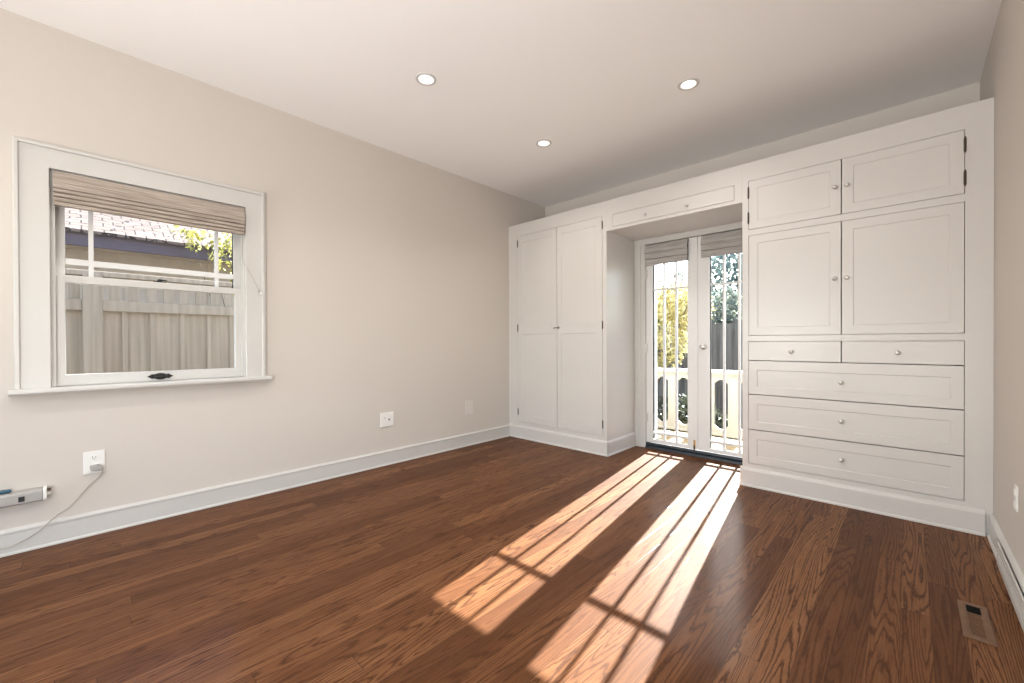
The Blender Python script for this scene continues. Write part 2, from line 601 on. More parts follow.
def panelled(bm, x0, x1, z0, z1, yf, th, panels, depth=0.005, slope=0.004):
    """a door or drawer front facing -y at y=yf with recessed panels; one connected mesh"""
    xs = sorted({x0, x1, *[p[0] for p in panels], *[p[1] for p in panels]})
    zs = sorted({z0, z1, *[p[2] for p in panels], *[p[3] for p in panels]})
    V = {}

    def v(x, y, z):
        k = (round(x, 5), round(y, 5), round(z, 5))
        if k not in V:
            V[k] = bm.verts.new((x, y, z))
        return V[k]
    for i in range(len(xs) - 1):
        for j in range(len(zs) - 1):
            a, b, c, d = xs[i], xs[i + 1], zs[j], zs[j + 1]
            inp = [p for p in panels if p[0] <= a and b <= p[1] and p[2] <= c and d <= p[3]]
            if not inp:
                bm.faces.new((v(a, yf, c), v(b, yf, c), v(b, yf, d), v(a, yf, d)))
    for (a, b, c, d) in panels:
        # follow the grid lines that touch the panel rim, so the mesh has no T-joints
        rim = [(x, c) for x in xs if a <= x < b] + [(b, z) for z in zs if c <= z < d] + [(x, d) for x in xs[::-1] if a < x <= b] + [(a, z) for z in zs[::-1] if c < z <= d]

        def inn(p):
            return (min(max(p[0], a + slope), b - slope), min(max(p[1], c + slope), d - slope))
        for k in range(len(rim)):
            p, q = rim[k], rim[(k + 1) % len(rim)]
            pi, qi = inn(p), inn(q)
            f = [v(p[0], yf, p[1]), v(q[0], yf, q[1]), v(qi[0], yf + depth, qi[1]), v(pi[0], yf + depth, pi[1])]
            u = []
            for t in f:
                if t not in u:
                    u.append(t)
            if len(u) > 2:
                bm.faces.new(u)
        u = []
        for p in rim:
            t = v(inn(p)[0], yf + depth, inn(p)[1])
            if t not in u:
                u.append(t)
        bm.faces.new(u)
    yb = yf + th
    loop = [(x, z0) for x in xs[:-1]] + [(x1, z) for z in zs[:-1]] + [(x, z1) for x in xs[:0:-1]] + [(x0, z) for z in zs[:0:-1]]
    for k in range(len(loop)):
        p, q = loop[k], loop[(k + 1) % len(loop)]
        bm.faces.new((v(p[0], yf, p[1]), v(q[0], yf, q[1]), v(q[0], yb, q[1]), v(p[0], yb, p[1])))
    bm.faces.new([v(p[0], yb, p[1]) for p in loop])
    bmesh.ops.recalc_face_normals(bm, faces=bm.faces[:])
    return bm


def obj(name, bm, mat, parent=None, smooth=False, bevel=0.0):
    """links the bmesh (in world coordinates) as one mesh object, re-based on its thing"""
    me = bpy.data.meshes.new(name)
    base = Vector((0, 0, 0))
    if parent is not None:
        root = parent
        while root.parent:
            root = root.parent
        base = root.location.copy()
        bmesh.ops.translate(bm, verts=bm.verts[:], vec=-base)
    bm.to_mesh(me)
    bm.free()
    me.materials.append(mat)
    o = bpy.data.objects.new(name, me)
    COL.objects.link(o)
    if parent is not None:
        o.parent = parent
    if smooth:
        for p in me.polygons:
            p.use_smooth = True
        me.set_sharp_from_angle(angle=R(40))
    if bevel:
        md = o.modifiers.new('bevel', 'BEVEL')
        md.width = bevel
        md.segments = 2
        md.limit_method = 'ANGLE'
        md.angle_limit = R(40)
    return o


def tag(o, label, cat, group=None, kind=None):
    o['label'] = label
    o['category'] = cat
    if group:
        o['group'] = group
    if kind:
        o['kind'] = kind
    return o


def thing(name, loc, label, cat, group=None, kind=None):
    o = bpy.data.objects.new(name, None)
    o.empty_display_size = 0.05
    COL.objects.link(o)
    o.location = loc
    return tag(o, label, cat, group, kind)


# ------------------------------------------------------------------ the room
RW, H = 3.587, 2.713
YC, YB, YR = 3.379, 4.03, -3.40        # cabinet faces, back wall, rear wall
HC = 2.343
T = 0.14
STR = 'structure'

tag(obj('floor', box(BM(), -T, RW + T, YR - T, 4.03, -0.05, 0.0), M['floor']), 'red-brown stained oak strip floor of the empty room', 'floor', kind=STR)

# ceiling with round holes for the recessed lamps
LAMPS = [(1.048, 1.546), (2.225, 2.750), (1.046, 2.721), (2.225, 1.546), (1.048, 0.372), (2.225, 0.372), (1.048, -0.80), (2.225, -0.80)]
HOLE = 0.053


def ceiling_mesh():
    bm = BM()
    q = 0.1
    xs = sorted({-T, RW + T, *[round(l[0], 2) - q for l in LAMPS], *[round(l[0], 2) + q for l in LAMPS]})
    ys = sorted({YR - T, YB + T, *[round(l[1], 2) - q for l in LAMPS], *[round(l[1], 2) + q for l in LAMPS]})
    V = {}

    def v(x, y):
        k = (round(x, 5), round(y, 5))
        if k not in V:
            V[k] = bm.verts.new((x, y, H))
        return V[k]
    cells = {}
    for (lx, ly) in LAMPS:
        cells[(lx, ly)] = (lx - q, lx + q, ly - q, ly + q)
    xs = sorted({-T, RW + T, *[c[0] for c in cells.values()], *[c[1] for c in cells.values()]})
    ys = sorted({YR - T, YB + T, *[c[2] for c in cells.values()], *[c[3] for c in cells.values()]})
    for i in range(len(xs) - 1):
        for j in range(len(ys) - 1):
            cx, cy = (xs[i] + xs[i + 1]) / 2, (ys[j] + ys[j + 1]) / 2
            if any(c[0] < cx < c[1] and c[2] < cy < c[3] for c in cells.values()):
                continue
            bm.faces.new((v(xs[i], ys[j]), v(xs[i], ys[j + 1]), v(xs[i + 1], ys[j + 1]), v(xs[i + 1], ys[j])))
    for (lx, ly), c in cells.items():
        bx = [x for x in xs if c[0] <= x <= c[1]]
        by = [y for y in ys if c[2] <= y <= c[3]]
        rim = [(x, c[2]) for x in bx[:-1]] + [(c[1], y) for y in by[:-1]] + [(x, c[3]) for x in bx[:0:-1]] + [(c[0], y) for y in by[:0:-1]]
        outer = [v(*p) for p in rim]
        n = 32
        inner = [bm.verts.new((lx + HOLE * math.cos(2 * PI * k / n), ly + HOLE * math.sin(2 * PI * k / n), H)) for k in range(n)]
        topr = [bm.verts.new((w.co.x, w.co.y, H + 0.02)) for w in inner]
        for k in range(n):
            bm.faces.new((inner[k], inner[(k + 1) % n], topr[(k + 1) % n], topr[k]))
        es = []
        for ring in (outer, inner):
            for k in range(len(ring)):
                a, b = ring[k], ring[(k + 1) % len(ring)]
                e = bm.edges.get((a, b)) or bm.edges.new((a, b))
                es.append(e)
        bmesh.ops.triangle_fill(bm, edges=es, use_beauty=True, use_dissolve=False, normal=(0, 0, -1))
    # upper side of the ceiling, closed above the lamp cans
    box(bm, -T, RW + T, YR - T, YB + T, H + 0.16, H + 0.24)
    box(bm, -T, -T + .02, YR - T, YB + T, H, H + 0.17)
    box(bm, RW + T - .02, RW + T, YR - T, YB + T, H, H + 0.17)
    box(bm, -T, RW + T, YR - T, YR - T + .02, H, H + 0.17)
    box(bm, -T, RW + T, YB + T - .02, YB + T, H, H + 0.17)
    return bm


tag(obj('ceiling', ceiling_mesh(), M['ceiling']), 'flat pale ceiling with small recessed lights', 'ceiling', kind=STR)

WY0, WY1, WZ0, WZ1 = -0.08, 0.805, 0.815, 1.965   # window opening in the left wall
tag(obj('wall_left', holed(BM(), 'x', -T, 0.0, YR - T, YB + T, -0.05, H, [(WY0, WY1, WZ0, WZ1)]), M['wall']), 'beige wall with the sash window in it', 'wall', kind=STR)
tag(obj('wall_right', holed(BM(), 'x', RW, RW + T, YR - T, YB + T, -0.05, H, [(-2.0, -.2, .06, 2.03)]), M['wall']), 'beige wall beside the tall drawer cabinet', 'wall', kind=STR)  # unseen doorway, added to let the side fill in
DX0, DX1, DZ1 = 1.335, 2.385, 2.03
tag(obj('wall_back', holed(BM(), 'y', YB, YB + T, 0.0, RW, -0.05, H, [(DX0 - .02, DX1 + .02, -0.05, DZ1)]), M['wall']), 'beige wall above and behind the built-in cabinets', 'wall', kind=STR)
tag(obj('wall_rear', holed(BM(), 'y', YR - T, YR, 0.0, RW, -0.05, H, [(0.35, 2.25, 0.35, 2.15)]), M['wall']), 'beige wall facing the cabinets with an added wide window', 'wall', kind=STR)  # unseen window opening, made up for the rear fill light
bm = holed(BM(), 'y', YR - .01, YR + .02, 0.24, 2.36, 0.24, 2.26, [(0.35, 2.25, 0.35, 2.15)])
tag(obj('trim_4', bm, M['trim'], bevel=.004), 'white casing around the added wide window facing the cabinets', 'trim', kind=STR)


bm = holed(BM(), 'x', RW - .02, RW + .01, -2.1, -.1, .001, 2.13, [(-2.0, -.2, .06, 2.03)])
tag(obj('trim_5', bm, M['trim'], bevel=.004), 'white casing of the added wide doorway in the wall beside the drawer cabinet', 'trim', kind=STR)


def baseboard(bm, axis, wall, sgn, a0, a1, h=0.118, t=0.017):
    """profile: shoe at the floor, board, small bead on top; wall = plane it stands on, sgn = side it faces"""
    prof = [(0, 0), (t + .008, 0), (t + .008, .006), (t + .005, .011), (t, .013), (t, h - .014), (t + .003, h - .011), (t + .003, h - .003), (t, h), (.004, h + .008), (0, h + .008)]
    pts = [(wall + sgn * p[0], p[1]) for p in prof]
    if axis == 'y':      # runs along y, profile in x,z
        prism(bm, pts, 'y', a0, a1)
    else:                # runs along x, profile in y,z
        prism(bm, pts, 'x', a0, a1)
    return bm


tag(obj('baseboard_left', baseboard(BM(), 'y', 0.0, 1, YR, YC - .014), M['trim']), 'white baseboard along the wall under the window', 'baseboard', kind=STR)
tag(obj('baseboard_right', baseboard(BM(), 'y', RW, -1, -.099, YC - .014), M['trim']), 'white baseboard beside the drawer cabinet', 'baseboard', kind=STR)
tag(obj('baseboard_rear', baseboard(BM(), 'x', YR, 1, 0.03, RW - .03), M['trim']), 'white baseboard along the wall facing the cabinets', 'baseboard', kind=STR)

# ------------------------------------------------------------------ built-in cabinets
GAP = 0.0028
FT = 0.022


def knob(parent, x, z, y=YC, r=0.0135, name='knob', mat='nickel'):
    prof = [(0.006, 0.0), (0.006, 0.012), (r * .8, .016), (r, .021), (r * .95, .026), (r * .6, .030), (0, .031)]
    return obj(name, lathe(BM(), prof, (x, y, z), (0, -1, 0), 18), M[mat], parent, smooth=True)


def hinge(parent, x, z, h=0.062, y=YC):
    bm = BM()
    tube(bm, [(x, y - .004, z - h / 2), (x, y - .004, z + h / 2)], .0042, 10)
    for s in (-1, 1):
        lathe(bm, [(.0038, 0), (.005, .004), (.003, .009), (0, .010)], (x, y - .004, z + s * h / 2), (0, 0, s), 10)
    box(bm, x - .006, x + .006, y - .0022, y + .0005, z - h / 2, z + h / 2)
    return obj('hinge', bm, M['bronze'], parent)


def front(parent, name, x0, x1, z0, z1, panels, depth=.0035):
    return obj(name, panelled(BM(), x0 + GAP, x1 - GAP, z0 + GAP, z1 - GAP, YC - .001, FT - .003, panels, depth), M['cabinet'], parent)


def base_strip(parent, x0, x1, h=0.137, ret=None):
    prof = [(YC + .002, 0), (YC - .020, 0), (YC - .020, .008), (YC - .016, .014), (YC - .013, .016), (YC - .013, h - .022), (YC - .009, h - .012), (YC - .005, h - .004), (YC + .002, h)]
    bm = prism(BM(), prof, 'x', x0, x1)
    return obj('baseboard', bm, M['cabinet'], parent)


def carcass(parent, x0, x1, z0, z1, holes):
    """hollow box behind the face frame, closed at the back"""
    obj('carcass', holed(BM(), 'y', YC + FT + .0005, YB - .016, x0, x1, z0, z1, holes), M['cabinet'], parent)
    obj('back_panel', box(BM(), x0, x1, YB - .0155, YB - .001, z0, z1), M['cabinet'], parent)


# -- tall wardrobe
WX1 = 1.246
wd = thing('built_in_wardrobe', (WX1 / 2, YC, 0), 'tall white built-in wardrobe with two panelled doors in the corner', 'wardrobe')
hole = (0.137, 1.203, 0.176, 2.212)
obj('face_frame', holed(BM(), 'y', YC, YC + FT, 0.0, WX1, 0.0, HC, [hole]), M['cabinet'], wd)
carcass(wd, 0.002, WX1, 0.0, HC, [hole])
SPL = 0.676
ZM0, ZM1 = 1.135, 1.205
dl = front(wd, 'door', hole[0], SPL, hole[2], hole[3], [(hole[0] + .07, SPL - .055, hole[2] + .075, ZM0), (hole[0] + .07, SPL - .055, ZM1 + .02, hole[3] - .075)], .004)
dr = front(wd, 'door', SPL, hole[1], hole[2], hole[3], [(SPL + .055, hole[1] - .07, hole[2] + .075, ZM0), (SPL + .055, hole[1] - .07, ZM1 + .02, hole[3] - .075)], .004)
for z in (2.13, 1.206, 0.285):
    hinge(dl, hole[0], z)
    hinge(dr, hole[1], z)
bm = BM()   # little latch: a round boss with a turned lever across the two doors
lathe(bm, [(.013, 0), (.013, .005), (.008, .009), (.008, .018), (0, .02)], (SPL + .02, YC, 1.195), (0, -1, 0), 18)
tube(bm, smooth_path([(SPL + .030, YC - .016, 1.197), (SPL + .005, YC - .020, 1.196), (SPL - .022, YC - .018, 1.194), (SPL - .034, YC - .012, 1.192)], 4), [.0055] * 13, 10)
M['pewter'] = paint('pewter', (0.30, 0.285, 0.265), 0.35, 0.05, 30, metal=0.7)
obj('latch', bm, M['pewter'], dr, smooth=True)
base_strip(wd, 0.0, WX1 + .013)
# the same base runs back along the side of the door recess
prof = [(WX1 - .002, 0), (WX1 + .020, 0), (WX1 + .020, .008), (WX1 + .013, .016), (WX1 + .013, .115), (WX1 + .009, .125), (WX1 + .004, .134), (WX1 - .002, .137)]
obj('baseboard', prism(BM(), prof, 'y', YC - .012, 3.925), M['cabinet'], wd)

# -- header over the doors
HX1 = 2.375
hd = thing('header_cabinet', ((WX1 + HX1) / 2, YC, 2.066), 'shallow white cabinet bridging over the french doors', 'cabinet')
hh = (1.311, 2.321, 2.092, 2.206)
obj('face_frame', holed(BM(), 'y', YC, YC + FT, WX1 + .0005, HX1 - .0005, 2.066, HC, [hh]), M['cabinet'], hd)
carcass(hd, WX1 + .0005, HX1 - .0005, 2.066, HC, [hh])
fl = front(hd, 'flap_door', *hh, [])
knob(fl, 1.627, 2.134)
knob(fl, 1.978, 2.131)

# -- dresser cabinet
CX0, CX1 = HX1, RW - .001
cb = thing('built_in_dresser_cabinet', ((CX0 + CX1) / 2, YC, 0), 'tall white built-in cabinet with cupboards above five drawers', 'cabinet')
hu = (2.415, 3.481, 1.857, 2.209)
hl = (2.415, 3.481, 1.090, 1.814)
hd_ = (2.413, 3.481, 0.165, 1.050)
obj('face_frame', holed(BM(), 'y', YC, YC + FT, CX0, CX1, 0.0, HC, [hu, hl, hd_]), M['cabinet'], cb)
carcass(cb, CX0, CX1, 0.0, HC, [hu, hl, hd_])
MX = 2.946
m_ = .058
for (h, zk) in ((hu, 2.034), (hl, 1.450)):
    a = front(cb, 'door', h[0], MX, h[2], h[3], [(h[0] + m_, MX - m_, h[2] + m_, h[3] - m_)])
    b = front(cb, 'door', MX, h[1], h[2], h[3], [(MX + m_, h[1] - m_, h[2] + m_, h[3] - m_)])
    knob(a, MX - .033, zk)
    knob(b, MX + .029, zk)
    if h is hu:
        for z in (h[3] - .085, h[2] + .085):
            hinge(a, h[0], z, .07)
            hinge(b, h[1], z, .07)
for (x0, x1, xk) in ((hd_[0], MX, 2.678), (MX, hd_[1], 3.211)):
    d = front(cb, 'small_drawer', x0, x1, .912, 1.050, [])
    knob(d, xk, .978)
for (z0, z1, zk) in ((.667, .912, .785), (.413, .667, .538), (.165, .413, .293)):
    d = front(cb, 'drawer', hd_[0], hd_[1], z0, z1, [(2.469, 3.430, z0 + .058, z1 - .066)])
    knob(d, MX, zk)
base_strip(cb, CX0 - .013, RW - .03)
prof = [(HX1 + .002, 0), (HX1 - .020, 0), (HX1 - .020, .008), (HX1 - .013, .016), (HX1 - .013, .115), (HX1 - .009, .125), (HX1 - .004, .134), (HX1 + .002, .137)]
obj('baseboard', prism(BM(), prof, 'y', YC - .012, 3.925), M['cabinet'], cb)

# ------------------------------------------------------------------ french doors
YD = 3.930          # room side of the leaves
DTH = 0.042
# casing/jamb: head, two stepped legs
bm = BM()
pl = [(WX1 + .001, 4.029), (WX1 + .001, 3.912), (1.297, 3.912), (1.297, 3.903), (1.318, 3.903), (1.318, 3.914), (1.362, 3.914), (1.362, 4.029)]
prism(bm, pl, 'z', 0.0, 2.012)
prr = [(HX1 - .001, 4.029), (HX1 - .001, 3.912), (2.368, 3.912), (2.368, 3.914), (2.362, 3.914), (2.362, 4.029)]
prism(bm, prr, 'z', 0.0, 2.012)
box(bm, WX1 + .001, HX1 - .001, 3.912, 4.029, 2.010, 2.0655)
box(bm, DX0 - .02, 1.362, 4.02, YB + T + .02, -.01, DZ1)
box(bm, 2.362, DX1 + .02, 4.02, YB + T + .02, -.01, DZ1)
box(bm, DX0 - .02, DX1 + .02, 4.02, YB + T + .02, 2.010, DZ1)
tag(obj('trim_1', bm, M['trim'], bevel=.002), 'white stepped casing around the french doors', 'trim', kind=STR)
# dark threshold strip
bm = BM()
prism(bm, [(3.905, 0), (3.912, .018), (3.928, .030), (3.975, .034), (4.02, .03), (4.02, 0)], 'x', 1.362, 2.362)
prism(bm, [(3.921, .030), (3.916, .036), (3.918, .048), (3.926, .056), (3.9295, .056), (3.9295, .030)], 'x', 1.364, 2.360)
tag(obj('trim_2', bm, M['seal']), 'dark threshold strip under the french doors', 'threshold', kind=STR)


def french_leaf(n, x0, x1, label, knob_side):
    d = thing('door_%d' % n, ((x0 + x1) / 2, YD, 0), label, 'door', kind=STR)
    sl, sr = (.068, .092) if knob_side == 'r' else (.104, .043)
    ga, gb = x0 + sl, x1 - sr
    za, zm0, zm1, zm2, zm3, zb = .092, .144, .165, 1.551, 1.566, 1.900
    BW = .016
    w = (gb - ga - 2 * BW) / 3
    cols = [(ga, ga + w), (ga + w + BW, ga + 2 * w + BW), (gb - w, gb)]
    rows = [(za, zm0), (zm1, zm2), (zm3, zb)]
    holes = [(ga, gb, za, zb)]
    obj('leaf_frame', holed(BM(), 'y', YD, YD + DTH, x0, x1, .058, 2.006, holes), M['door'], d, bevel=.0025)
    mh = [(c[0], c[1], r[0], r[1]) for c in cols for r in rows]
    obj('glazing_bars', holed(BM(), 'y', YD + .006, YD + DTH - .006, ga - .001, gb + .001, za - .001, zb + .001, mh), M['door'], d)
    obj('glass_pane', box(BM(), ga - .004, gb + .004, YD + .019, YD + .023, za - .004, zb + .004), M['glass'], d)
    return d


dA = french_leaf(1, 1.3645, 1.8605, 'white glazed french door leaf with three columns of panes, hinged by the wardrobe', 'r')
dB = french_leaf(2, 1.8635, 2.3595, 'white glazed french door leaf with the round lock, beside the drawer cabinet', 'l')
# lock on the second leaf
bm = BM()
lathe(bm, [(.029, 0), (.029, .005), (.025, .009), (.016, .011), (.016, .024), (.021, .030), (.021, .040), (.014, .045), (0, .046)], (1.912, YD, 1.004), (0, -1, 0), 24)
lk = obj('round_lock', bm, M['nickel'], dB, smooth=True)
bm = BM()
box(bm, 1.909, 1.915, YD - .058, YD - .044, .990, 1.018, .002)
obj('thumb_turn', bm, M['nickel'], lk)
# hinge knuckles on the outer stile of the first leaf, bolt at its foot
for z in (.30, .985, 1.72):
    bm = BM()
    tube(bm, [(1.3630, YD - .004, z - .045), (1.3630, YD - .004, z + .045)], .006, 10)
    box(bm, 1.3645, 1.384, YD - .0015, YD + .001, z - .045, z + .045)
    obj('hinge', bm, M['nickel'], dA)
bm = BM()
box(bm, 1.822, 1.840, YD - .004, YD + .001, .062, .145, .001)
fb = obj('flush_bolt', bm, M['brass'], dA)
bm = BM()
tube(bm, [(1.831, YD - .009, .034), (1.831, YD - .009, .098)], .005, 10)
obj('bolt_rod', bm, M['iron'], fb)


# roman shades
def roman_shade(name, origin, ax_len, out, w, ztop, zbot, thick, folds, mat, label, group=None):
    """folded-up shade: origin = corner at top; ax_len = unit vector along its width; out = unit vector into the room"""
    t = thing(name, origin, label, 'blind', group)
    O = Vector(origin)
    A = Vector(ax_len)
    N = Vector(out)

    def sheet(prof, a0, a1):
        bm = BM()
        n = len(prof)
        v0 = [bm.verts.new(O + A * a0 + N * p[0] + Vector((0, 0, p[1] - O.z))) for p in prof]
        v1 = [bm.verts.new(O + A * a1 + N * p[0] + Vector((0, 0, p[1] - O.z))) for p in prof]
        for i in range(n):
            bm.faces.new((v0[i], v0[(i + 1) % n], v1[(i + 1) % n], v1[i]))
        bm.faces.new(v0)
        bm.faces.new(v1[::-1])
        bmesh.ops.recalc_face_normals(bm, faces=bm.faces[:])
        return bm
    hr = sheet([(0, ztop), (thick * .42, ztop), (thick * .42, ztop - .022), (0, ztop - .022)], .003, w - .003)
    obj('headrail', hr, M['lining'], t)
    zt = ztop - .004
    hgt = zt - zbot
    # face: leans out to the first fold, then stacked folds below it
    zf = zt - hgt * folds[0]
    face = [(thick * .50, zt), (thick * .62, zt), (thick * 1.02, zf + .010), (thick * 1.0, zf), (thick * .82, zf - .003), (thick * .74, zf + .002), (thick * .86, zf + .012)]
    obj('cloth_face', sheet(face, 0, w), mat, t, smooth=True)
    k = folds[1]
    for i in range(k):
        za = zf - .002 - (zf - zbot) * i / k
        zb_ = zf - .002 - (zf - zbot) * (i + 1) / k + .001
        o0 = thick * (.95 - .05 * i)
        pr = [(thick * .46, za), (o0 - .006, za), (o0, za - .004), (o0 + .001, (za + zb_) / 2), (o0 - .002, zb_ + .003), (o0 - .010, zb_), (thick * .46, zb_)]
        obj('fold', sheet(pr, .002, w - .002), mat, t, smooth=True)
    lin = sheet([(thick * .12, ztop - .022), (thick * .44, ztop - .022), (thick * .44, zbot + .006), (thick * .12, zbot + .006)], .004, w - .004)
    obj('lining', lin, M['lining'], t)
    return t


roman_shade('roman_shade', (1.372, YD - .0005, 2.000), (1, 0, 0), (0, -1, 0), .412, 2.000, 1.797, .052, (.40, 2), M['shade_dark'],
            'grey woven roman shade on the door leaf nearer the wardrobe')
roman_shade('roman_shade', (1.905, YD - .0005, 2.000), (1, 0, 0), (0, -1, 0), .440, 2.000, 1.803, .052, (.40, 2), M['shade_dark'],
            'grey woven roman shade on the door leaf with the round lock')

# ------------------------------------------------------------------ sash window in the left wall
CT = 0.022      # casing thickness
win = thing('window_1', (0, (WY0 + WY1) / 2, WZ0), 'white double-hung sash window with a divided top sash', 'window', kind=STR)
oy0, oy1, oz1 = -0.204, 0.927, 2.090
bm = BM()
holed(bm, 'x', .0005, CT, oy0, oy1, .822, oz1, [(WY0, WY1, .80, WZ1)])
obj('casing', bm, M['trim'], win, bevel=.003)
bm = BM()   # raised outer band of the casing
holed(bm, 'x', .0004, CT + .010, oy0 + .002, oy1 - .010, .8225, oz1 - .006, [(oy0 + .020, oy1 - .028, .80, oz1 - .024)])
obj('casing_band', bm, M['trim'], win, bevel=.004)
bm = BM()
box(bm, -T - .03, .0006, WY0 + .001, WY1 - .001, .8155, .8225)
prism(bm, [(.0005, .822), (.052, .822), (.060, .814), (.060, .802), (.052, .792), (.0005, .790)], 'y', -.222, .950)
obj('stool_sill', bm, M['trim'], win)
bm = BM()   # jamb lining with stops
for (ya, yb_) in ((WY0, WY0 + .006), (WY1 - .006, WY1)):
    box(bm, -T, .0005, ya, yb_, .822, WZ1)
box(bm, -T, .0005, WY0, WY1, WZ1 - .006, WZ1)
for (ya, yb_) in ((WY0 + .006, WY0 + .018), (WY1 - .018, WY1 - .006)):
    box(bm, -.022, -.006, ya, yb_, .822, WZ1 - .006)
obj('jamb', bm, M['trim'], win)


def sash(name, xf, th, y0, y1, z0, z1, st, rt, rb, vbars=(), hbar=None):
    gy0, gy1, gz0, gz1 = y0 + st, y1 - st, z0 + rb, z1 - rt
    fr = obj(name, holed(BM(), 'x', xf - th, xf, y0, y1, z0, z1, [(gy0, gy1, gz0, gz1)]), M['trim'], win, bevel=.003)
    obj('glass_pane', box(BM(), xf - th / 2 - .002, xf - th / 2 + .002, gy0 - .004, gy1 + .004, gz0 - .004, gz1 + .004), M['glass'], fr)
    if vbars:
        ys = [gy0] + [b + s * .010 for b in vbars for s in (-1, 1)] + [gy1]
        zs = [gz0, hbar - .016, hbar + .016, gz1]
        hs = [(ys[i], ys[i + 1], zs[j], zs[j + 1]) for i in (0, 2, 4) for j in (0, 2)]
        obj('glazing_bars', holed(BM(), 'x', xf - th + .005, xf - .005, gy0 - .001, gy1 + .001, gz0 - .001, gz1 + .001, hs), M['door'], fr)
    return fr


ls = sash('lower_sash', -.024, .036, WY0 + .007, WY1 - .007, .823, 1.420, .046, .040, .060)
us = sash('upper_sash', -.064, .036, WY0 + .007, WY1 - .007, 1.382, WZ1 - .007, .046, .050, .036, (.0725, .660), 1.500)
# hardware: iron lift on the bottom rail, sash lock on the meeting rail
bm = BM()
pts = [(.363 + sx * dy, .852 + dz) for sx, dy, dz in ((-1, .062, 0), (-1, .050, .006), (-1, .040, .014), (-1, .028, .012), (-1, .014, .018), (1, .0, .020), (1, .014, .018), (1, .028, .012), (1, .040, .014), (1, .050, .006), (1, .062, 0), (1, .050, -.006), (1, .040, -.014), (1, .028, -.012), (1, .014, -.018), (1, .0, -.020), (-1, .014, -.018), (-1, .028, -.012), (-1, .040, -.014), (-1, .050, -.006))]
prism(bm, pts, 'x', -.0242, -.019)
lf = obj('lift_plate', bm, M['iron'], ls)
bm = BM()
tube(bm, smooth_path([(-.021, .332, .853), (-.004, .340, .851), (.001, .363, .849), (-.004, .386, .851), (-.021, .394, .853)], 5), .006, 10)
obj('lift_pull', bm, M['iron'], lf)
bm = BM()
box(bm, -.052, -.028, .335, .395, 1.420, 1.425, .001)
lathe(bm, [(.012, 0), (.012, .012), (.008, .015), (0, .016)], (-.040, .365, 1.425), (0, 0, 1), 14)
tube(bm, [(-.040, .365, 1.434), (-.030, .385, 1.434), (-.024, .398, 1.432)], .004, 8)
obj('sash_lock', bm, M['iron'], ls)

roman_shade('roman_shade', (-.012, WY0 + .012, 1.958), (0, 1, 0), (1, 0, 0), WY1 - WY0 - .020, 1.958, 1.775, .060, (.50, 4), M['shade'],
            'taupe woven roman shade folded up at the sash window')
# pull cord hooked to the casing beside the shade
cc = thing('pull_cord', (.03, .87, 1.40), 'thin shade cord tied back to the window casing', 'cord')
obj('cord', tube(BM(), smooth_path([(.012, .785, 1.775), (.018, .787, 1.62), (.024, .802, 1.575), (.028, .845, 1.492), (.031, .872, 1.430), (.031, .880, 1.412)], 5), .0016, 6), M['cord_mat'], cc)
obj('tassel', lathe(BM(), [(.003, 0), (.006, .006), (.0085, .028), (.007, .034), (0, .036)], (.031, .878, 1.418), (0, .25, -1), 12), M['plug_grey'], cc, smooth=True)
bm = BM()
lathe(bm, [(.012, 0), (.012, .004), (.005, .007), (.005, .016), (.009, .018), (.009, .022), (0, .023)], (CT, .889, 1.390), (1, 0, 0), 14)
obj('cleat', bm, M['plate'], cc, smooth=True)


# ------------------------------------------------------------------ outlets and plates
def plate(bm, y0, y1, z0, z1, x=0.0, s=1, t=.006):
    b = .0025
    xa, xb = (x, x + t) if s > 0 else (x - t, x)
    return box(bm, xa, xb, y0, y1, z0, z1, b)


def receptacle(parent, yc, zc):
    """one socket face with two slots and a ground hole"""
    pts = []
    for k in range(16):
        a = 2 * PI * k / 16
        pts.append((yc + .0165 * max(-.92, min(.92, 1.15 * math.cos(a))), zc + .0142 * math.sin(a)))
    f = obj('socket_face', prism(BM(), pts, 'x', .0055, .0082), M['plate'], parent)
    bm = BM()
    box(bm, .0080, .0086, yc - .0078, yc - .0058, zc - .002, zc + .008)
    box(bm, .0080, .0086, yc + .0055, yc + .0075, zc - .001, zc + .007)
    lathe(bm, [(.0026, 0), (.0026, .0006)], (.0080, yc, zc - .0075), (1, 0, 0), 10)
    obj('slots', bm, M['black'], f)
    return f


ot = thing('wall_outlet', (0, .076, .397), 'white wall outlet with a grey plug in its lower socket', 'outlet')
obj('cover_plate', plate(BM(), .033, .119, .335, .458), M['plate'], ot)
receptacle(ot, .076, .422)
receptacle(ot, .076, .371)
pc = thing('plug_and_cable', (.03, .076, .36), 'grey power cable plugged into the wall outlet, drooping to the baseboard', 'cord')
bm = BM()
prism(bm, [(.058, .384), (.090, .386), (.108, .372), (.108, .352), (.096, .350), (.060, .358)], 'x', .0090, .036)
obj('plug', bm, M['plug_grey'], pc, bevel=.004)
path = [(.028, .103, .362), (.030, .107, .345), (.026, .090, .312), (.024, .051, .272), (.026, -.017, .184), (.030, -.067, .150), (.033, -.130, .089), (.035, -.190, .055), (.036, -.238, .041), (.036, -.262, .052), (.034, -.31, .10), (.03, -.40, .14)]
obj('cable', tube(BM(), smooth_path(path, 6), .0032, 8), M['cord_mat'], pc, smooth=True)

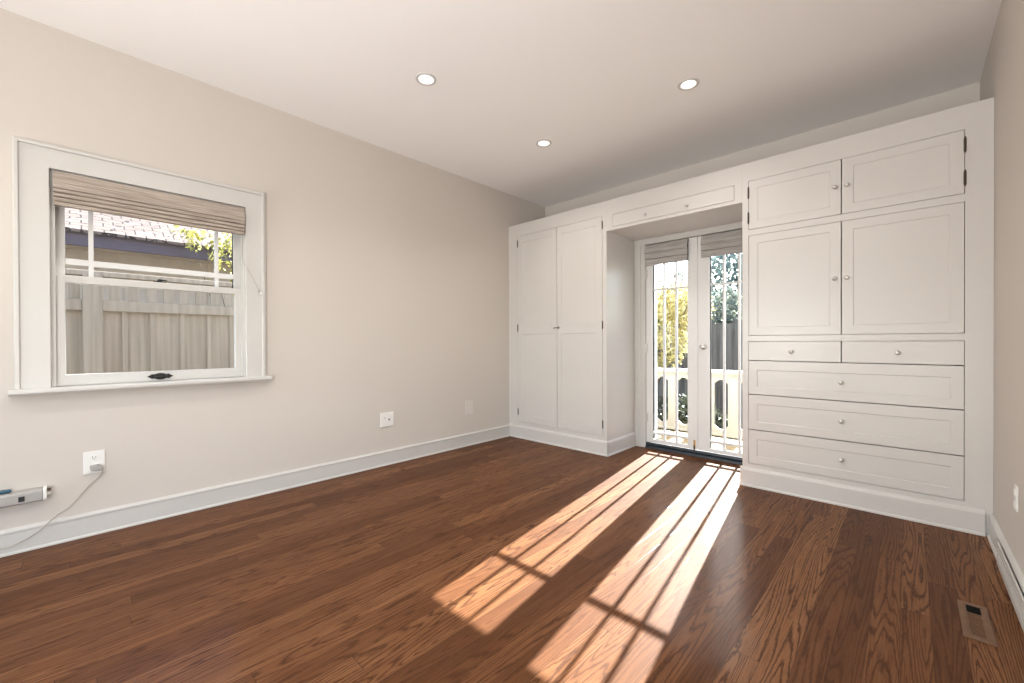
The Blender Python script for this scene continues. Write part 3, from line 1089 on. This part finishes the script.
o2 = thing('wall_outlet', (0, 1.857, .39), 'square white outlet plate low on the window wall, midway to the wardrobe', 'outlet')
obj('cover_plate', plate(BM(), 1.796, 1.918, .330, .449, t=.011), M['plate'], o2)
bm = BM()
prism(bm, [(1.823, .358), (1.891, .358), (1.891, .423), (1.823, .423)], 'x', .0105, .0135)
obj('insert', bm, M['plate'], o2, bevel=.001)
bm = BM()
lathe(bm, [(.0062, 0), (.0062, .006), (.0045, .007), (0, .007)], (.0132, 1.872, .388), (1, 0, 0), 12)
obj('jack', bm, M['black'], o2)
bm = BM()
box(bm, .0132, .0140, 1.831, 1.838, .398, .410)
obj('slot', bm, M['plug_grey'], o2)

o3 = thing('blank_cover_plate', (0, 2.784, .386), 'beige painted blank plate low on the window wall near the wardrobe', 'cover plate')
pl_ = obj('plate', plate(BM(), 2.736, 2.832, .318, .454, t=.008), M['plate_painted'], o3)
for z in (.352, .420):
    obj('screw', lathe(BM(), [(.0032, 0), (.0032, .0014), (0, .002)], (.008, 2.784, z), (1, 0, 0), 10), M['plate_painted'], pl_)

o4 = thing('wall_outlet', (RW, 2.70, .39), 'white outlet plate low on the wall beside the drawer cabinet', 'outlet')
obj('cover_plate', plate(BM(), 2.682, 2.728, .340, .446, RW, -1, .006), M['plate'], o4)
for zc in (.366, .418):
    obj('socket_face', box(BM(), RW - .0095, RW - .006, 2.692, 2.718, zc - .014, zc + .014, .001), M['plate'], o4)

# power strip fixed to the window wall
ps = thing('power_strip', (.03, -.30, .275), 'grey-white power strip box fixed to the wall under the window', 'power strip')
bm = BM()
prism(bm, [(.0, .250), (.042, .246), (.050, .254), (.050, .298), (.044, .306), (.010, .312), (0, .310)], 'y', -.62, -.112)
obj('body', bm, M['grey_plastic'], ps, bevel=.002)
bm = BM()
prism(bm, [(.0, .252), (.043, .2475), (.0515, .256), (.0515, .300), (.044, .3085), (0, .312)], 'y', -.1115, -.098)
ec = obj('end_cap', bm, M['plate'], ps, bevel=.003)
bm = BM()
lathe(bm, [(.010, 0), (.010, .006), (.006, .008), (.006, .014), (0, .015)], (.030, -.098, .278), (0, 1, 0), 14)
obj('cord_boss', bm, M['plate'], ec, smooth=True)
bm = BM()
box(bm, .034, .046, -.0985, -.084, .292, .306, .002)
obj('clip', bm, M['bronze'], ec)
bm = BM()
box(bm, .0495, .0525, -.193, -.172, .262, .287, .001)
obj('port', bm, M['black'], ps)
bp_ = thing('blue_cable_connector', (.025, -.25, .315), 'dark blue cable connector lying on top of the power strip', 'connector')
bm = BM()
tube(bm, [(.026, -.216, .320), (.026, -.222, .320), (.026, -.252, .321), (.026, -.262, .321)], [.006, .0088, .0088, .006], 12)
obj('shell', bm, M['blue'], bp_, smooth=True)
obj('cable', tube(BM(), smooth_path([(.026, -.26, .321), (.026, -.34, .322), (.024, -.45, .321), (.024, -.60, .3205)], 5), .0042, 8), M['blue'], bp_, smooth=True)

# ------------------------------------------------------------------ floor vent and wall register
fv = thing('floor_vent', (3.44, 2.32, 0), 'small wooden floor vent with a dark grille near the drawer cabinet', 'vent')
vx0, vx1, vy0, vy1 = 3.400, 3.480, 2.17, 2.455
obj('frame', holed(BM(), 'z', .0002, .006, vx0, vx1, vy0, vy1, [(vx0 + .016, vx1 - .016, vy0 + .022, vy1 - .022)]), M['vent_wood'], fv, bevel=.0015)
bm = holed(BM(), 'z', .0003, .0045, vx0 + .0155, vx1 - .0155, vy0 + .0215, vy1 - .0215,
           [(vx0 + .022, vx1 - .022, y, y + .008) for y in [vy0 + .030 + .013 * k for k in range(13)]])
obj('grille', bm, M['vent_wood'], fv)
obj('damper', box(BM(), vx0 + .016, vx1 - .016, vy0 + .022, vy1 - .022, .0001, .0008), M['black'], fv)
bm = BM()
box(bm, 3.422, 3.460, 2.372, 2.428, .0046, .0066, .0008)  # flat black box standing for the shade inside the open vent hole
obj('dark_hole', bm, M['slot_black'], fv)

rg = thing('wall_register', (RW, 2.55, .09), 'long white louvred heat register in the baseboard beside the drawer cabinet', 'register')
bm = BM()
ry0, ry1 = 2.02, 2.93
hol = [(ry0 + .02, ry1 - .02, a, b) for a, b in ((.100, .113), (.050, .055), (.061, .066), (.072, .077), (.083, .088))]
holed(bm, 'x', RW - .034, RW - .027, ry0, ry1, .020, .124, hol)
obj('louvred_cover', bm, M['trim'], rg, bevel=.001)
bm = BM()
box(bm, RW - .0272, RW - .0256, ry0 + .012, ry1 - .012, .044, .118)
obj('dark_slot', bm, M['slot_black'], rg)

# ------------------------------------------------------------------ recessed lights
M['lens'] = emit_mat('lit_lamp_lens', (1.0, 0.95, 0.88), 5.0)
M['ring'] = paint('grey_trim_ring', (0.60, 0.59, 0.575), 0.4, 0.02, 5)
M['reflector'] = paint('white_reflector', (0.85, 0.83, 0.80), 0.35, 0.01, 5)


def downlight(x, y, label):
    t = thing('recessed_light', (x, y, H), label, 'ceiling light', 'recessed ceiling lights')
    prof = [(.0475, .0), (.0475, -.0045), (.052, -.006), (.064, -.0035), (.066, .0), (.0475, .0)]
    bm = BM()
    lathe(bm, prof[:-1], (x, y, H), (0, 0, 1), 32)
    # open ring: drop the two end caps
    for f in [f for f in bm.faces if len(f.verts) > 6]:
        bm.faces.remove(f)
    obj('trim_ring', bm, M['ring'], t, smooth=True)
    bm = BM()
    lathe(bm, [(.049, -.002), (.046, .03), (.038, .065)], (x, y, H), (0, 0, 1), 32)
    for f in [f for f in bm.faces if len(f.verts) > 6]:
        bm.faces.remove(f)
    md = obj('reflector', bm, M['reflector'], t, smooth=True)
    bm = BM()
    lathe(bm, [(.039, .066), (.037, .054), (.022, .047), (0, .045)], (x, y, H), (0, 0, 1), 32)
    obj('lens', bm, M['lens'], t, smooth=True)
    d = bpy.data.lights.new('recessed_lamp', 'SPOT')
    d.energy = LAMP_POWER * 4
    d.spot_size = R(130)
    d.spot_blend = 0.9
    d.shadow_soft_size = .035
    d.color = (1.0, 0.955, 0.90)
    lo = bpy.data.objects.new('recessed_lamp', d)
    COL.objects.link(lo)
    lo.parent = t
    lo.location = (0, 0, -.010)
    return t


LBL = ['lit recessed ceiling light over the middle of the window wall', 'lit recessed ceiling light in front of the drawer cabinet',
       'lit recessed ceiling light in front of the wardrobe', 'lit recessed ceiling light over the middle of the floor',
       'lit recessed ceiling light above the sash window', 'lit recessed ceiling light over the added wide doorway beside the drawer cabinet wall',
       'lit recessed ceiling light in the corner by the added wide window and window wall', 'lit recessed ceiling light near the added wide window']
for (lx, ly), lb in zip(LAMPS, LBL):
    downlight(lx, ly, lb)

# ------------------------------------------------------------------ outside: balcony
tag(obj('balcony_deck', box(BM(), -.6, 4.6, YB + T + .021, 5.32, -.20, -.10), M['deck']), 'ochre sunlit wooden balcony deck outside the french doors', 'deck', kind=STR)
bm = BM()
prism(bm, [(4.005, .028), (4.30, .012), (4.30, -.099), (4.192, -.099), (4.192, -.04), (4.005, -.04)], 'x', DX0 - .018, DX1 + .018)
tag(obj('trim_3', bm, M['sill']), 'white outer sill of the french doors', 'sill', kind=STR)

RY, DZ = 5.20, -.10
rail = thing('balcony_railing', (1.459, RY, DZ), 'cream balcony railing with tall eight-sided cutouts outside the french doors', 'railing')


def oct_panel(x0, centres, x1, z0, z1, oz0, oz1, hw=.0745, ch=.055, y=RY, th=.028):
    bm = BM()
    V = {}

    def v(x, z):
        k = (round(x, 5), round(z, 5))
        if k not in V:
            V[k] = bm.verts.new((x, y - th / 2, z))
        return V[k]
    edges = [x0] + [(a + b) / 2 for a, b in zip(centres, centres[1:])] + [x1]
    for c, a, b in zip(centres, edges, edges[1:]):
        o = [(c - hw + ch, oz0), (c + hw - ch, oz0), (c + hw, oz0 + ch * .8), (c + hw, oz1 - ch * .8), (c + hw - ch, oz1), (c - hw + ch, oz1), (c - hw, oz1 - ch * .8), (c - hw, oz0 + ch * .8)]
        O = [v(*p) for p in o]
        BL, BR, TR, TL = v(a, z0), v(b, z0), v(b, z1), v(a, z1)
        for q in ((BL, BR, O[1], O[0]), (BR, O[2], O[1]), (BR, TR, O[3], O[2]), (TR, O[4], O[3]), (TR, TL, O[5], O[4]), (TL, O[6], O[5]), (TL, BL, O[7], O[6]), (BL, O[0], O[7])):
            bm.faces.new(q)
    r = bmesh.ops.extrude_face_region(bm, geom=bm.faces[:])
    bmesh.ops.translate(bm, verts=[e for e in r['geom'] if isinstance(e, bmesh.types.BMVert)], vec=(0, th, 0))
    bmesh.ops.recalc_face_normals(bm, faces=bm.faces[:])
    return bm


PC = 1.459
step, half = .2675, .217
span = half + 5 * step + .14
posts = [PC - span - .05, PC, PC + span + .05]
for sg in (-1, 1):
    cs = sorted(PC + sg * (half + step * j) for j in range(6))
    e = sorted((PC + sg * .05, PC + sg * span))
    obj('cutout_panel', oct_panel(e[0], cs, e[1], -.030, .672, .026, .6035), M['railing'], rail)
for px in posts:
    obj('post', box(BM(), px - .058, px + .058, RY - .055, RY + .055, DZ + .001, .672, .004), M['railing'], rail)
bm = BM()
prism(bm, [(RY - .068, .672), (RY - .068, .696), (RY - .058, .714), (RY + .058, .714), (RY + .068, .696), (RY + .068, .672)], 'x', PC - span - .13, PC + span + .13)
obj('handrail', bm, M['railing'], rail)
obj('bottom_rail', box(BM(), PC - span, PC + span, RY - .026, RY + .026, -.052, -.022, .004), M['railing'], rail)

# ------------------------------------------------------------------ outside: ground, side fence, neighbour
GZ = -0.75
tag(obj('ground', box(BM(), -14, 14, -6, 26, GZ - .1, GZ), M['soil']), 'bare garden ground around the house', 'ground', kind=STR)

FX = -1.90
sf = thing('side_fence', (FX, 1.0, GZ), 'taupe board fence close outside the sash window', 'fence')
bm = BM()
box(bm, FX - .05, FX - .030, -3.2, 4.2, GZ, 1.40)
obj('back_boards', bm, M['fence'], sf)
bm = BM()
for k in range(34):       # board-and-batten pattern of the face
    y = -3.05 + .2105 * k + .01 * math.sin(k * 2.1)
    if 0.0 < y < .24:
        continue
    box(bm, FX - .031, FX - .010, y - .018, y + .018, GZ, 1.345)
obj('battens', bm, M['fence'], sf)
for py in (-1.90, .118, 2.13, 4.15):
    bm = BM()
    box(bm, FX - .06, FX + .03, py - .062, py + .062, GZ, 1.66, .004)
    obj('post', bm, M['fence'], sf)
for a, b in ((-3.2, -1.962), (-1.838, .056), (.18, 2.068), (2.192, 4.088)):
    bm = BM()
    box(bm, FX - .045, FX + .012, a, b, 1.338, 1.432, .004)
    obj('rail', bm, M['fence'], sf)
bm = BM()
for k in range(60):       # spaced boards of the open top
    y = -3.15 + .125 * k
    box(bm, FX - .045, FX - .022, y, y + .068, 1.425, 1.64)
obj('spaced_top_boards', bm, M['fence'], sf)
bm = BM()
box(bm, FX - .065, FX + .025, -3.2, 4.2, 1.64, 1.685, .005)
obj('cap_rail', bm, M['fence'], sf)

nh = thing('neighbour_house', (-4.2, 1.0, GZ), 'neighbouring house with a shingled roof behind the side fence', 'house')
bm = BM()
box(bm, -9.0, -3.45, -4.0, 7.0, GZ, 2.26)
for k in range(9):
    pass
hw_ = obj('wall', bm, M['house'], nh)
bm = BM()
for k in range(40):
    y = -3.9 + .27 * k
    box(bm, -3.452, -3.438, y, y + .03, GZ, 2.20)
obj('siding_battens', bm, M['house'], hw_)
bm = BM()
box(bm, -3.045, -3.00, -4.3, 7.3, 2.075, 2.215)
obj('fascia', bm, M['fascia'], nh)
bm = BM()
box(bm, -3.46, -3.04, -4.3, 7.3, 2.10, 2.12)
obj('soffit', bm, M['house'], nh)
bm = BM()
sl = math.tan(R(27))
prism(bm, [(-2.95, 2.205), (-2.95, 2.235), (-6.4, 2.235 + 3.45 * sl), (-6.4, 2.205 + 3.45 * sl)], 'y', -4.35, 7.35)
obj('roof', bm, M['shingle'], nh)


# ------------------------------------------------------------------ outside: trees
def crown(bm, rng, blobs, n, size):
    tot = sum(b[3] * b[4] * b[5] for b in blobs)
    for (cx, cy, cz, rx, ry, rz) in blobs:
        m = int(n * rx * ry * rz / tot) + 1
        for _ in range(m):
            while True:
                p = Vector((rng.uniform(-1, 1), rng.uniform(-1, 1), rng.uniform(-1, 1)))
                if .05 < p.length < 1:
                    break
            p = p.normalized() * (p.length ** .45)
            c = Vector((cx + p.x * rx, cy + p.y * ry, cz + p.z * rz))
            d = Vector((rng.gauss(0, 1), rng.gauss(0, 1), rng.gauss(0, 1) - .4)).normalized()
            s = d.orthogonal().normalized()
            s.rotate(Matrix.Rotation(rng.uniform(0, 6.28), 3, d))
            L_ = size * rng.uniform(.7, 1.4)
            w = L_ * .30
            nrm = d.cross(s) * L_ * .10
            v = [bm.verts.new(c), bm.verts.new(c + d * L_ * .5 + s * w - nrm), bm.verts.new(c + d * L_), bm.verts.new(c + d * L_ * .5 - s * w - nrm)]
            bm.faces.new((v[0], v[1], v[2]))
            bm.faces.new((v[0], v[2], v[3]))
    return bm


def tree(name, seed, x, y, h, blobs, n, size, mat, label, cat='tree', trunk_r=.09, group=None):
    rng = random.Random(seed)
    t = thing(name, (x, y, GZ), label, cat, group)
    bm = BM()
    top = GZ + h * .72
    tube(bm, [(x, y, GZ - .02), (x + rng.uniform(-.05, .05), y, GZ + h * .25), (x + rng.uniform(-.1, .1), y + .05, GZ + h * .5), (x, y, top)], [trunk_r, trunk_r * .8, trunk_r * .6, trunk_r * .2], 10)
    for i, b in enumerate(blobs):
        z0 = GZ + h * rng.uniform(.25, .5)
        tube(bm, [(x, y, z0), ((x + b[0]) / 2, (y + b[1]) / 2, (z0 + b[2]) / 2 + .08), (b[0], b[1], b[2])], [trunk_r * .45, trunk_r * .3, trunk_r * .1], 7)
    obj('trunk', bm, M['bark'], t, smooth=True)
    obj('foliage', crown(BM(), rng, blobs, n, size), mat, t)
    return t


rb = random.Random(5)


def blobs(x, y, z, r, k, flat=.8, sp=.75):
    out = [(x, y, z, r * .75, r * .7, r * flat * .75)]
    for i in range(k):
        a = 6.283 * i / k + rb.uniform(-.3, .3)
        q = r * rb.uniform(.35, .55)
        out.append((x + math.cos(a) * r * sp, y + math.sin(a) * r * sp * .8, z + rb.uniform(-.55, .65) * r * flat, q, q, q * .85))
    return out


tree('yellow_leaved_tree', 1, .02, 7.1, 3.1, blobs(-.05, 7.1, 1.30, .80, 8, 1.05), 4600, .085, M['leaf_yellow'],
     'bright yellow-leaved tree just beyond the balcony railing', trunk_r=.06)
tree('green_tree', 2, -2.2, 11.2, 4.4, blobs(-2.2, 11.2, 2.0, 1.0, 8, 1.1), 3000, .12, M['leaf_green'],
     'grey-green tree behind the yellow tree, beyond the old board fence', group='trees beyond the old fence')
tree('green_tree', 3, -.5, 14.2, 6.0, blobs(-.5, 14.2, 3.0, 1.3, 10, 1.3), 4600, .14, M['leaf_blue'],
     'tall blue-green tree beyond the old board fence, seen through the door with the lock', group='trees beyond the old fence')
tree('green_tree', 4, 1.6, 11.6, 4.6, blobs(1.6, 11.6, 2.2, 1.1, 8, 1.0), 3200, .13, M['leaf_green'],
     'grey-green tree beyond the old board fence, on the drawer cabinet side', group='trees beyond the old fence')
tree('green_tree', 6, -5.4, 11.4, 4.6, blobs(-5.4, 11.4, 2.2, 1.1, 8, 1.0), 3000, .13, M['leaf_green'],
     'round grey-green tree beyond the old board fence, towards the neighbouring house', group='trees beyond the old fence')
for i, (cx_, lb) in enumerate(((-1.75, 'narrow grey-green cypress above the old fence, behind the yellow tree'), (-.65, 'narrow grey-green cypress above the old fence, second from the neighbouring house'),
                               (.35, 'narrow grey-green cypress above the old fence, seen through the door with the lock'), (1.4, 'narrow grey-green cypress above the old fence, nearest the drawer cabinet side'))):
    zt = 2.35 + .25 * math.sin(i * 2.3)
    tree('cypress_tree', 50 + i, cx_, 9.95, zt + .9, [(cx_, 9.95, .75, .40, .28, .85), (cx_ + .05, 9.95, 1.45, .38, .27, .75), (cx_ - .04, 9.95, zt - .35, .25, .22, .55)], 2600, .085, M['leaf_haze'],
         lb, 'tree', .05, 'cypresses above the old fence')
# low dark shrubs behind the railing
for i, (sx, sy, lb) in enumerate(((-1.25, 5.95, 'dark shrub behind the end of the railing by the window wall'), (-.1, 5.85, 'dark shrub in front of the yellow tree, behind the railing cutouts'),
                                  (1.05, 5.95, 'dark shrub behind the middle of the railing'), (2.2, 5.85, 'dark shrub behind the railing near the drawer cabinet side'))):
    tree('dark_shrub', 20 + i, sx, sy, 1.0, blobs(sx, sy, -.20, .43, 7, 1.1), 2300, .07, M['leaf_dark'], lb, 'shrub', .03, 'dark shrubs behind the railing')
# old board fence at the end of the garden
of = thing('garden_fence', (0, 9.2, GZ), 'old dark grey board fence behind the yellow tree', 'fence')
bm = BM()
rng = random.Random(9)
x = -6.0
while x < 7.0:
    w = rng.uniform(.13, .16)
    dy = rng.uniform(-.008, .008)
    box(bm, x, x + w - .001, 9.2 + dy, 9.225 + dy, GZ, 1.45 + rng.uniform(-.04, .04))
    x += w
box(bm, -6.0, 7.0, 9.23, 9.27, 1.05, 1.15)
box(bm, -6.0, 7.0, 9.23, 9.27, -.4, -.3)
obj('boards', bm, M['oldfence'], of)
for px in (-4.5, -1.9, .7, 3.3, 5.9):
    bm = BM()
    box(bm, px - .05, px + .05, 9.27, 9.37, GZ, 1.50)
    obj('post', bm, M['oldfence'], of)

# leafy branch between the fence and the neighbour's eaves
tree('leafy_sapling', 31, -2.45, 1.45, 2.9, [(-2.5, 1.05, 2.20, .16, .20, .15), (-2.5, 1.30, 2.10, .20, .22, .22), (-2.5, 1.45, 1.80, .18, .20, .25), (-2.5, .88, 2.30, .12, .14, .10), (-2.45, 1.45, 1.45, .12, .12, .2)], 430, .062, M['leaf_vine'],
     'small yellow-green leafy sapling between the side fence and neighbouring roof', 'tree', .018)
